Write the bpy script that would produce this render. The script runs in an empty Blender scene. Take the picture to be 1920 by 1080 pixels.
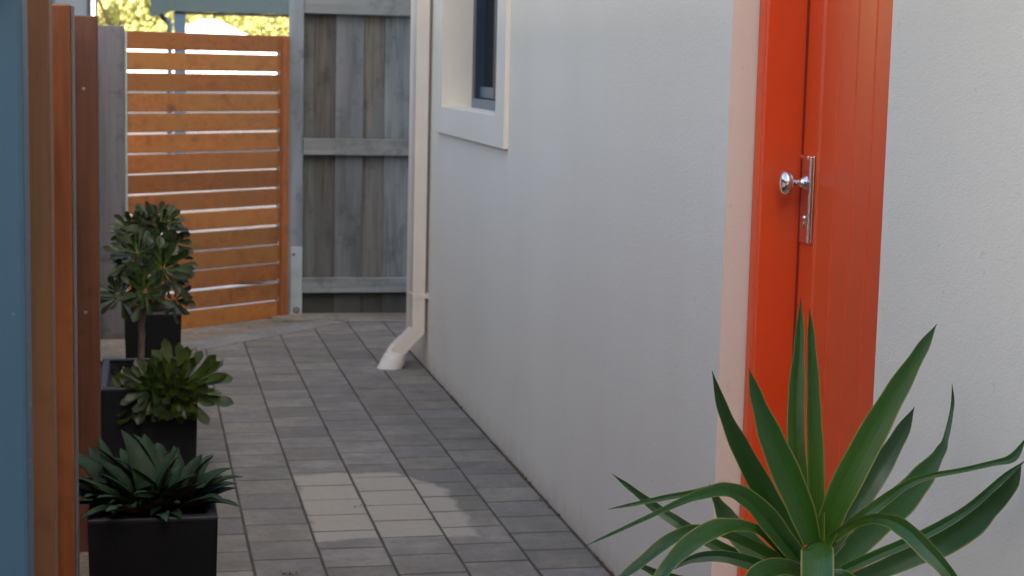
import bpy, bmesh, math, random
from mathutils import Vector, Matrix, noise

random.seed(7)
S = bpy.context.scene
COL = S.collection
R = math.radians
V = Vector

# ------------------------------------------------------------------ helpers
class MB:
    """Collects shapes and links them as ONE mesh object. Each shape carries a random tint value."""
    def __init__(self):
        self.v = []; self.f = []; self.c = []; self.sm = []
    def add(self, verts, faces, col=None, smooth=False, vcol=None):
        o = len(self.v)
        if col is None: col = (random.random(), random.random(), random.random())
        self.v += [tuple(p) for p in verts]
        self.c += vcol if vcol else [tuple(col)] * len(verts)
        self.f += [tuple(i + o for i in f) for f in faces]
        self.sm += [smooth] * len(faces)
        return self
    def box(self, x0, x1, y0, y1, z0, z1, bev=0.002, M=None, seg=2, jit=0, col=None):
        b = bmesh.new()
        bmesh.ops.create_cube(b, size=1)
        for p in b.verts:
            p.co = V(((x0+x1)/2 + p.co.x*(x1-x0), (y0+y1)/2 + p.co.y*(y1-y0), (z0+z1)/2 + p.co.z*(z1-z0)))
            if jit: p.co += V((random.uniform(-jit, jit), random.uniform(-jit, jit), random.uniform(-jit, jit)))
        if bev > 0:
            bmesh.ops.bevel(b, geom=list(b.edges), offset=bev, segments=seg, affect='EDGES', profile=.5, clamp_overlap=True)
        if M: bmesh.ops.transform(b, matrix=M, verts=b.verts)
        b.verts.index_update()
        self.add([p.co.copy() for p in b.verts], [[q.index for q in f.verts] for f in b.faces], col)
        b.free(); return self
    def quad(self, *pts, col=None): return self.add(pts, [tuple(range(len(pts)))], col)
    def tube(self, pts, radii, n=10, cap=True, col=None, smooth=True, sq=None):
        pts = [V(p) for p in pts]; vs = []; fs = []
        up = V((0, 0, 1))
        for i, p in enumerate(pts):
            t = (pts[min(i+1, len(pts)-1)] - pts[max(i-1, 0)]).normalized()
            a = t.cross(up if abs(t.z) < .95 else V((1, 0, 0))).normalized(); b = a.cross(t)
            r = radii[i] if isinstance(radii, (list, tuple)) else radii
            for k in range(n):
                an = 2*math.pi*k/n
                vs.append(p + (a*math.cos(an) + b*math.sin(an))*r)
        for i in range(len(pts)-1):
            for k in range(n):
                fs.append((i*n+k, i*n+(k+1) % n, (i+1)*n+(k+1) % n, (i+1)*n+k))
        if cap:
            fs.append(tuple(range(n))[::-1]); fs.append(tuple(range((len(pts)-1)*n, len(pts)*n)))
        return self.add(vs, fs, col, smooth)
    def lathe(self, origin, axis, prof, n=24, col=None):
        axis = V(axis).normalized(); o = V(origin)
        return self.tube([o + axis*h for h, r in prof], [max(r, 1e-5) for h, r in prof], n, True, col, True)
    def build(self, name, mat, parent=None, loc=None):
        base = V(loc) if loc is not None else (V(parent['_o']) if parent and '_o' in parent.keys() else V((0, 0, 0)))
        me = bpy.data.meshes.new(name)
        me.from_pydata([tuple(V(p) - base) for p in self.v], [], self.f)
        ca = me.color_attributes.new('var', 'FLOAT_COLOR', 'POINT')
        flat = []
        for c in self.c: flat += [c[0], c[1], c[2], 1.0]
        ca.data.foreach_set('color', flat)
        me.polygons.foreach_set('use_smooth', self.sm)
        me.materials.append(mat); me.update()
        if any(self.sm): me.set_sharp_from_angle(angle=R(48))
        o = bpy.data.objects.new(name, me); COL.objects.link(o)
        if parent:
            o.parent = parent
            if '_o' in parent.keys(): o['_o'] = tuple(base)
        else: o.location = base
        return o

def tag(o, label=None, cat=None, group=None, kind=None):
    if label: o['label'] = label
    if cat: o['category'] = cat
    if group: o['group'] = group
    if kind: o['kind'] = kind
    return o

def thing(name, label, cat, loc=(0, 0, 0), group=None):
    o = bpy.data.objects.new(name, None); COL.objects.link(o)
    o.location = loc; o['_o'] = tuple(loc); o.empty_display_size = .1
    return tag(o, label, cat, group)

def catmull(P, k=5):
    P = [V(p) for p in P]; out = []; ts = []
    for i in range(len(P)-1):
        a, b, c, d = P[max(i-1, 0)], P[i], P[i+1], P[min(i+2, len(P)-1)]
        for j in range(k):
            t = j/k
            out.append(.5*((2*b) + (c-a)*t + (2*a-5*b+4*c-d)*t*t + (3*b-a-3*c+d)*t**3)); ts.append(i+t)
    out.append(P[-1]); ts.append(len(P)-1.0)
    return out, ts

# ------------------------------------------------------------------ materials
class NT:
    def __init__(self, name):
        m = bpy.data.materials.new(name); m.use_nodes = True
        self.m = m; self.t = m.node_tree; self.t.nodes.clear()
        self.out = self.n('ShaderNodeOutputMaterial'); self.b = self.n('ShaderNodeBsdfPrincipled')
        self.l(self.b.outputs[0], self.out.inputs[0])
    def n(self, typ, **kw):
        x = self.t.nodes.new(typ)
        for k, v in kw.items(): setattr(x, k, v)
        return x
    def l(self, a, b): self.t.links.new(a, b)
    def set(self, node, key, val):
        s = node.inputs[key]
        if hasattr(val, 'links'): self.l(val, s)
        else: s.default_value = (tuple(val) + (1,))[:4] if isinstance(val, tuple) and s.type == 'RGBA' else val
    def pos(self, scale=(1, 1, 1), offset=None, kind='Object'):
        tc = self.n('ShaderNodeTexCoord'); mp = self.n('ShaderNodeMapping')
        self.l(tc.outputs[kind], mp.inputs[0]); mp.inputs['Scale'].default_value = scale
        if offset is not None: self.l(offset, mp.inputs['Location'])
        return mp.outputs[0]
    def var(self):
        a = self.n('ShaderNodeVertexColor', layer_name='var'); s = self.n('ShaderNodeSeparateColor')
        self.l(a.outputs[0], s.inputs[0]); return a.outputs[0], s.outputs[0], s.outputs[1], s.outputs[2]
    def noise(self, vec, scale, detail=4, rough=.55, dist=0):
        x = self.n('ShaderNodeTexNoise'); self.l(vec, x.inputs['Vector'])
        x.inputs['Scale'].default_value = scale; x.inputs['Detail'].default_value = detail
        x.inputs['Roughness'].default_value = rough; x.inputs['Distortion'].default_value = dist
        return x.outputs[0]
    def vor(self, vec, scale, feature='F1'):
        x = self.n('ShaderNodeTexVoronoi', feature=feature); self.l(vec, x.inputs['Vector']); x.inputs['Scale'].default_value = scale
        return x.outputs[0]
    def math(self, op, a, b=0, c=None, clamp=False):
        x = self.n('ShaderNodeMath', operation=op, use_clamp=clamp)
        self.set(x, 0, a); self.set(x, 1, b)
        if c is not None: self.set(x, 2, c)
        return x.outputs[0]
    def vmath(self, op, a, b):
        x = self.n('ShaderNodeVectorMath', operation=op); self.set(x, 0, a); self.set(x, 1, b); return x.outputs[0]
    def rng(self, v, a, b, c=0, d=1):
        x = self.n('ShaderNodeMapRange'); self.l(v, x.inputs[0])
        for i, q in enumerate((a, b, c, d)): x.inputs[i+1].default_value = q
        return x.outputs[0]
    def mix(self, f, a, b, mode='MIX'):
        x = self.n('ShaderNodeMix', data_type='RGBA', blend_type=mode)
        self.set(x, 0, f); self.set(x, 6, a); self.set(x, 7, b); return x.outputs[2]
    def bump(self, h, dist, strength=1.0, prev=None):
        x = self.n('ShaderNodeBump'); self.l(h, x.inputs['Height'])
        x.inputs['Distance'].default_value = dist; x.inputs['Strength'].default_value = strength
        if prev is not None: self.l(prev, x.inputs['Normal'])
        self.l(x.outputs[0], self.b.inputs['Normal']); return x.outputs[0]
    def fin(self, color=None, rough=None, **kw):
        if color is not None: self.set(self.b, 'Base Color', color)
        if rough is not None: self.set(self.b, 'Roughness', rough)
        for k, v in kw.items(): self.set(self.b, k.replace('_', ' '), v)
        return self.m

def plain(name, col, rough=.5, var=.08, bumpd=0, bscale=200, **kw):
    t = NT(name); p = t.pos()
    n = t.noise(p, 6, 5)
    c = t.mix(t.rng(n, .3, .7), tuple(x*(1-var) for x in col), tuple(min(1, x*(1+var)) for x in col))
    if bumpd: t.bump(t.noise(p, bscale, 2), bumpd)
    return t.fin(c, rough, **kw)

def wood(name, axis, dark, light, knot, rough=.6, grain=1.0, silver=None, tintvar=.3, bump=.0008, contrast=(.3, .7), coat=0, kn=.55, damp_shade=None, blotch=.45):
    """Boards with streaky grain along one axis, knots, and a tint per board (attribute var)."""
    t = NT(name); vc, a, b, c3 = t.var()
    off = t.vmath('SCALE', vc, (0, 0, 0)); off.node.inputs['Scale'].default_value = 7.3
    lo, hi = 2.2*grain, 34*grain
    sc = [hi, hi, hi]; sc[axis] = lo
    p = t.pos(tuple(sc), off)
    g1 = t.noise(p, 1.0, 6, .62, .6)
    sc2 = [hi*4.2]*3; sc2[axis] = lo*1.6
    g2 = t.noise(t.pos(tuple(sc2), off), 1.0, 3, .6)
    sck = [10*kn, 10*kn, 10*kn]; sck[axis] = 3.0*kn
    pk = t.pos(tuple(sck), off)
    kv = t.vor(pk, 1.0)
    km = t.math('MULTIPLY', t.rng(kv, .05, .16, .8, 0), t.rng(t.noise(t.pos(kind='Object'), 3.1, 2), .38, .52))
    ring = t.rng(t.math('SINE', t.math('MULTIPLY', kv, 60)), -1, 1, 0, 1)
    g = t.math('ADD', t.math('MULTIPLY', g1, .7), t.math('MULTIPLY', g2, .3))
    col = t.mix(t.rng(g, *contrast), dark, light)
    col = t.mix(t.math('MULTIPLY', t.rng(kv, .10, .34, .35, 0), ring), col, knot)
    col = t.mix(km, col, knot)
    if silver:
        big = [5, 5, 5]; big[axis] = .9
        s = t.noise(t.pos(tuple(big), off), 1.0, 3)
        col = t.mix(t.rng(s, .38, .66), col, silver)
    tint = t.rng(a, 0, 1, 1-tintvar, 1+tintvar*.6)
    cb = t.n('ShaderNodeCombineColor'); t.l(tint, cb.inputs[0]); t.l(t.math('MULTIPLY', tint, t.rng(b, 0, 1, .9, 1.08)), cb.inputs[1]); t.l(t.math('MULTIPLY', tint, t.rng(b, 0, 1, .85, 1.15)), cb.inputs[2])
    col = t.mix(1.0, col, cb.outputs[0], 'MULTIPLY')
    bl = t.noise(t.pos((1, 1, 1), off), 9, 5, .65)
    col = t.mix(t.math('MULTIPLY', t.rng(bl, .54, .70), blotch), col, knot)
    if damp_shade:  # dark ragged foot of the boards: damp plus shade, put into the colour
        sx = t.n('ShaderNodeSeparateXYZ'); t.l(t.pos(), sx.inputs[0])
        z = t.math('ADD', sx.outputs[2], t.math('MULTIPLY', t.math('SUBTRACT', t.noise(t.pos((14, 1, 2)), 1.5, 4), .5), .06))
        col = t.mix(t.rng(z, damp_shade-.02, damp_shade+.02, .8, 0), col, (.045, .047, .04))
    t.bump(g, bump)
    return t.fin(col, t.rng(g, .2, .8, rough-.08, rough+.1), Coat_Weight=coat, Coat_Roughness=.3)

STAIN_H = wood('stained timber, grain across', 0, (.20, .064, .014), (.40, .140, .030), (.085, .026, .008), .42, 1, (.30, .125, .028), .34, .0005, (.3, .62), 0, .6)
STAIN_V = wood('stained timber, grain upright', 2, (.085, .023, .006), (.22, .062, .014), (.05, .014, .007), .45, .9, (.20, .075, .022), .1, .0008, (.36, .60))
STAIN_G = wood('stained gate stile timber', 2, (.19, .06, .013), (.37, .125, .028), (.085, .026, .008), .42, 1, None, .1, .0006, (.3, .62))
SEAL = plain('dark door seal', (.30, .026, .006), .7)
STAIN_OLD = wood('faded stained timber', 2, (.085, .036, .012), (.17, .08, .027), (.05, .024, .01), .55, .8, (.19, .07, .024), .1, .0008)
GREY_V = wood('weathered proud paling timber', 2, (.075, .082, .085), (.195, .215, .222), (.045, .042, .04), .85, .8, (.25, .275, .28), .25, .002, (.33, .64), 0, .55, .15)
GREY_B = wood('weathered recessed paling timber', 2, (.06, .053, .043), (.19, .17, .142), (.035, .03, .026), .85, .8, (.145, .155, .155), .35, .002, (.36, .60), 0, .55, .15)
GREY_X = wood('weathered rail timber', 0, (.13, .14, .135), (.26, .285, .285), (.07, .065, .06), .85, .4, (.28, .31, .315), .15, .002, (.36, .60))
GREY_POST = wood('grey post timber', 2, (.10, .112, .12), (.21, .235, .25), (.05, .05, .05), .75, .45, (.25, .285, .305), .12, .0015, (.36, .60))
GREY_DK = wood('smooth dark grey post timber', 2, (.06, .068, .085), (.13, .142, .17), (.04, .035, .035), .5, .45, (.10, .10, .115), .1, .0015, (.36, .60), 0, .55, None, .8)

def render_wall():
    t = NT('rendered wall paint'); p = t.pos()
    n1 = t.noise(t.pos((1, .45, 1)), 230, 3, .65); n2 = t.noise(t.pos((1, .6, 1)), 70, 3, .6); big = t.noise(t.pos((1, .7, .22)), 2.6, 5)
    streak = t.noise(t.pos((4, 4, .3)), 1.3, 5, .6)
    h = t.math('ADD', t.math('MULTIPLY', n1, .6), t.math('MULTIPLY', n2, .4))
    base = t.mix(t.rng(big, .3, .7), (.775, .72, .60), (.815, .76, .64))
    base = t.mix(t.math('MULTIPLY', t.rng(streak, .52, .85), .08), base, (.60, .55, .47))
    base = t.mix(t.rng(h, .36, .64, .07, 0), base, (.50, .46, .40))  # pits coloured slightly darker, standing in for relief shading of the bump
    sx = t.n('ShaderNodeSeparateXYZ'); t.l(t.pos(), sx.inputs[0])
    # splashed dirt band just above the paving, ragged upper edge
    zz = t.math('ADD', sx.outputs[2], t.math('MULTIPLY', t.noise(t.pos((1, 6, 3)), 2.2, 5), -.16))
    base = t.mix(t.rng(zz, -.08, .01, .42, 0), base, (.52, .43, .32))
    base = t.mix(t.math('MULTIPLY', t.rng(t.noise(p, 30, 2), .68, .76), .25), base, (.45, .42, .38))
    t.bump(h, .0019, .7)
    return t.fin(base, .85)
WALL = render_wall()
TRIM = plain('smooth trim paint', (.76, .70, .60), .7, .05, .001, 250)
PIPE = plain('cream pipe paint', (.66, .60, .52), .38, .04, .0006, 60)
PVC = plain('white pipe collar plastic', (.74, .71, .67), .45, .06)
DOOR = NT('orange red door paint')
def _door():
    t = DOOR; p = t.pos((1, 1, .12)); n = t.noise(p, 60, 4); b = t.noise(t.pos(), 5, 3)
    c = t.mix(t.rng(b, .3, .7), (.82, .085, .012), (.86, .095, .014))
    t.bump(n, .0006, .6)
    return t.fin(c, t.rng(b, .3, .7, .36, .46), Specular_IOR_Level=.75)
DOOR = _door()
CHROME = plain('polished chrome', (.80, .79, .78), .06, .02, 0, 1, Metallic=1.0)
AGED = plain('aged chrome plate', (.66, .63, .61), .27, .25, .0008, 90, Metallic=1.0)
FRAME = plain('dark blue window frame paint', (.028, .05, .075), .35, .05)
FRAME_LT = plain('blue grey window rail paint', (.10, .15, .19), .35, .05)
DARK = plain('dark opening', (.006, .006, .007), .9, .1)
GLASS = plain('dark window glass', (.022, .02, .022), .06, .1, .0006, 3)
GALV = plain('galvanised steel', (.38, .45, .46), .55, .18, .0004, 60, Metallic=.35)
BLACKPOT = plain('black planter', (.004, .0045, .0055), .65, .25, .0012, 160, Specular_IOR_Level=.18)
POTRIM = plain('black planter rim', (.012, .013, .018), .5, .2, .0008, 160, Specular_IOR_Level=.4)
BLUEMETAL = plain('blue steel paint', (.010, .022, .042), .85, .06, Specular_IOR_Level=.2)
NAVY = plain('navy wall paint', (.014, .022, .034), .8, .08)
FASCIA = plain('blue grey fascia paint', (.010, .019, .025), .85, .05, Specular_IOR_Level=.2)
SOFFIT = plain('dark soffit paint', (.03, .03, .035), .8, .1)
WHITE = plain('white wall paint', (.80, .80, .80), .6, .03)
ROOFW = plain('white sheet roof', (.80, .82, .86), .5, .03)
SOIL = plain('dark potting soil', (.022, .016, .011), .95, .5, .02, 70)
BARK = plain('bark', (.12, .085, .055), .9, .3, .01, 40)
STEM = plain('succulent stem', (.17, .12, .085), .8, .35, .004, 120)
CONC = plain('pale concrete', (.50, .48, .45), .9, .12, .002, 60)
POTCLAY = plain('grey clay pot', (.22, .21, .20), .7, .1, .001, 90)
SCREW = plain('dull screw head', (.25, .26, .27), .4, .1, 0, 1, Metallic=.8)

def blue_panel():
    t = NT('blue painted panel'); p = t.pos()
    c = t.mix(t.rng(t.noise(p, 3, 4), .3, .7), (.030, .080, .132), (.036, .090, .147))
    sp = t.rng(t.vor(t.vmath('ADD', p, (0, 0, 0)), 42), .09, .13, 1, 0)
    gate = t.rng(t.noise(p, 9, 2), .52, .56)
    c = t.mix(t.math('MULTIPLY', sp, gate), c, (.55, .62, .66))
    t.bump(t.noise(p, 300, 2), .0008, .5)
    return t.fin(c, .5)
BLUE = blue_panel()

def paver_mat():
    t = NT('grey concrete pavers'); vc, a, b, c3 = t.var(); p = t.pos()
    n = t.noise(p, 7, 6, .65); f = t.noise(p, 240, 3, .7); m = t.noise(p, 34, 4, .7)
    col = t.mix(t.rng(n, .32, .68), (.105, .095, .082), (.218, .20, .17))
    col = t.mix(t.math('MULTIPLY', t.rng(m, .48, .68), .6), col, (.085, .077, .066))
    blot = t.noise(t.vmath('ADD', p, (3, 9, 2)), 3.2, 5, .65); col = t.mix(t.math('MULTIPLY', t.rng(blot, .5, .68), .4), col, (.10, .086, .068))
    tint = t.rng(a, 0, 1, .76, 1.22)
    cb = t.n('ShaderNodeCombineColor'); t.l(tint, cb.inputs[0]); t.l(tint, cb.inputs[1]); t.l(t.math('MULTIPLY', tint, t.rng(b, 0, 1, .92, 1.08)), cb.inputs[2])
    col = t.mix(1.0, col, cb.outputs[0], 'MULTIPLY')
    col = t.mix(t.rng(f, .35, .65, .0, .28), col, (.33, .325, .31))
    col = t.mix(t.math('MULTIPLY', t.rng(t.vor(p, 85), .10, .2, 1, 0), .35), col, (.07, .07, .07))
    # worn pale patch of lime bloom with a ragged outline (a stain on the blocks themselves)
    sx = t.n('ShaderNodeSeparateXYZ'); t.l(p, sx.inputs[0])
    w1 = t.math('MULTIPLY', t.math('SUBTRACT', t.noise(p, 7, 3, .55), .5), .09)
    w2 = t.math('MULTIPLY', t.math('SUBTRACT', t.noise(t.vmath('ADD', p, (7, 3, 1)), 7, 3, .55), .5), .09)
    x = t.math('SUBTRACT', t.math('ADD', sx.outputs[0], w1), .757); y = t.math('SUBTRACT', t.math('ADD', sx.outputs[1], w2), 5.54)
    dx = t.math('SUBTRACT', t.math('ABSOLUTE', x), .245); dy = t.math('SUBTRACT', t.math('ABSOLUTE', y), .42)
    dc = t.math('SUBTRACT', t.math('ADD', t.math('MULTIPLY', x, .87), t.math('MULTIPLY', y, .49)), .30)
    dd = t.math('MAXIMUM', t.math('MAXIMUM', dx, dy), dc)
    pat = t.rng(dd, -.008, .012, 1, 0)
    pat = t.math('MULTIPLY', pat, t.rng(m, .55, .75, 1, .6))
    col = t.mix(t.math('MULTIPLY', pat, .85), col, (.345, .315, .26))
    t.bump(t.math('ADD', t.math('MULTIPLY', f, .6), t.math('MULTIPLY', m, .4)), .0022, .9)
    return t.fin(col, .85)
PAVER = paver_mat()
JOINT = plain('dark joint sand', (.055, .05, .043), .95, .4, .004, 120)
def dirt(name, a, b, sc=30, bd=.012):
    t = NT(name); p = t.pos(); n = t.noise(p, sc, 6, .7); m = t.noise(p, 2.5, 4)
    c = t.mix(t.rng(n, .35, .65), a, b); c = t.mix(t.math('MULTIPLY', t.rng(m, .4, .7), .6), c, tuple(x*.55 for x in a))
    t.bump(n, bd); return t.fin(c, .95)
STRIP = dirt('sandy mortar strip', (.17, .145, .115), (.30, .27, .22), 24, .014)
SAND = dirt('brown sandy ground', (.13, .10, .07), (.24, .19, .135), 40, .01)
BAND = dirt('cut edge mortar', (.17, .17, .165), (.26, .255, .24), 30, .004)
def yard_mat():
    t = NT('pale driveway ground'); p = t.pos(); n = t.noise(p, .6, 5); f = t.noise(p, 14, 5, .7)
    c = t.mix(t.rng(n, .35, .65), (.34, .325, .31), (.48, .46, .44)); c = t.mix(t.rng(f, .3, .7, 0, .35), c, (.26, .25, .24))
    return t.fin(c, .95)
YARD = yard_mat()
def drive_mat():
    t = NT('mauve gravel driveway'); p = t.pos(); n = t.noise(p, 1.3, 5); f = t.noise(p, 9, 6, .8)
    c = t.mix(t.rng(n, .3, .7), (.06, .055, .058), (.11, .10, .105)); c = t.mix(t.rng(f, .42, .62, 0, .8), c, (.025, .022, .022))
    return t.fin(c, .95)
DRIVE = drive_mat()
def hill_mat():
    t = NT('dry grassy hill'); p = t.pos(); n = t.noise(p, .35, 6, .7)
    return t.fin(t.mix(t.rng(n, .35, .65), (.2, .19, .05), (.36, .33, .10)), .95)
HILL = hill_mat()

def leaf_mat(name, a, b, edge=None, rough=.4, trans=.12, streak=(1, 1, 1), cm=None, hue=(.485, .515)):
    """Leaf colour runs along the blade (var.r) and differs from leaf to leaf (var.g); var.b marks the pale margin."""
    t = NT(name); vc, u, r, e = t.var()
    c = t.mix(u if not cm else t.math('POWER', u, cm), a, b)
    cv = t.n('ShaderNodeCombineXYZ'); t.l(t.math('MULTIPLY', r, 37), cv.inputs[0]); t.l(t.math('MULTIPLY', e, 26), cv.inputs[1]); t.l(t.math('MULTIPLY', u, 1.6), cv.inputs[2])
    n = t.noise(cv.outputs[0], 1.0, 4, .6); blot = t.noise(t.pos(), 26, 4, .6)
    e = t.math('ABSOLUTE', t.math('MULTIPLY_ADD', e, 2, -1))
    hs = t.n('ShaderNodeHueSaturation'); t.l(c, hs.inputs['Color'])
    t.l(t.rng(r, 0, 1, .6, 1.35), hs.inputs['Value']); t.l(t.rng(r, 0, 1, *hue), hs.inputs['Hue'])
    c = t.mix(t.math('MULTIPLY', t.rng(n, .42, .62), .5), hs.outputs[0], tuple(x*.42 for x in a))
    c = t.mix(t.math('MULTIPLY', t.rng(blot, .56, .72), .35), c, tuple(x*.8+.012 for x in b))
    if edge:
        c = t.mix(t.rng(e, .88, .97), c, edge)
        c = t.mix(t.rng(u, .955, .99), c, (.05, .028, .012))
    t.bump(n, .0015, .4)
    t.fin(c, rough, Transmission_Weight=0.0)
    if trans:
        tr = t.n('ShaderNodeBsdfTranslucent'); t.set(tr, 'Color', t.mix(.5, c, (.16, .30, .02)))
        mx = t.n('ShaderNodeMixShader'); mx.inputs[0].default_value = trans
        t.l(t.b.outputs[0], mx.inputs[1]); t.l(tr.outputs[0], mx.inputs[2]); t.l(mx.outputs[0], t.out.inputs[0])
    return t.m
YUC = leaf_mat('sword leaf', (.046, .135, .012), (.012, .060, .025), (.30, .27, .07), .25, .14, (1, 1, 1), 1, (.55, .475))
AEO = leaf_mat('dark rosette leaf', (.11, .22, .02), (.005, .0055, .006), (.02, .008, .011), .36, .03, (1, 1, 1), .24)
AEO.node_tree.nodes['Principled BSDF'].inputs['Specular IOR Level'].default_value = .35
AEO_G = leaf_mat('green rosette leaf', (.14, .25, .012), (.010, .014, .004), (.028, .011, .006), .3, .05, (1, 1, 1), .36)
RHO = leaf_mat('lance leaf', (.014, .042, .018), (.022, .056, .026), None, .6, .04)
RHO.node_tree.nodes['Principled BSDF'].inputs['Specular IOR Level'].default_value = .25
RHO_U = leaf_mat('lance leaf underside', (.028, .006, .009), (.025, .006, .010), None, .5, .04)
TREELEAF = leaf_mat('sunlit tree leaf', (.34, .335, .10), (.50, .485, .20), None, .7, .3)
WEEDM = leaf_mat('weed leaf', (.05, .075, .02), (.09, .10, .03), None, .6, .1)
DRY = dirt('dry leaf crumbs', (.05, .035, .022), (.12, .085, .05), 200, .002)
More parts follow.
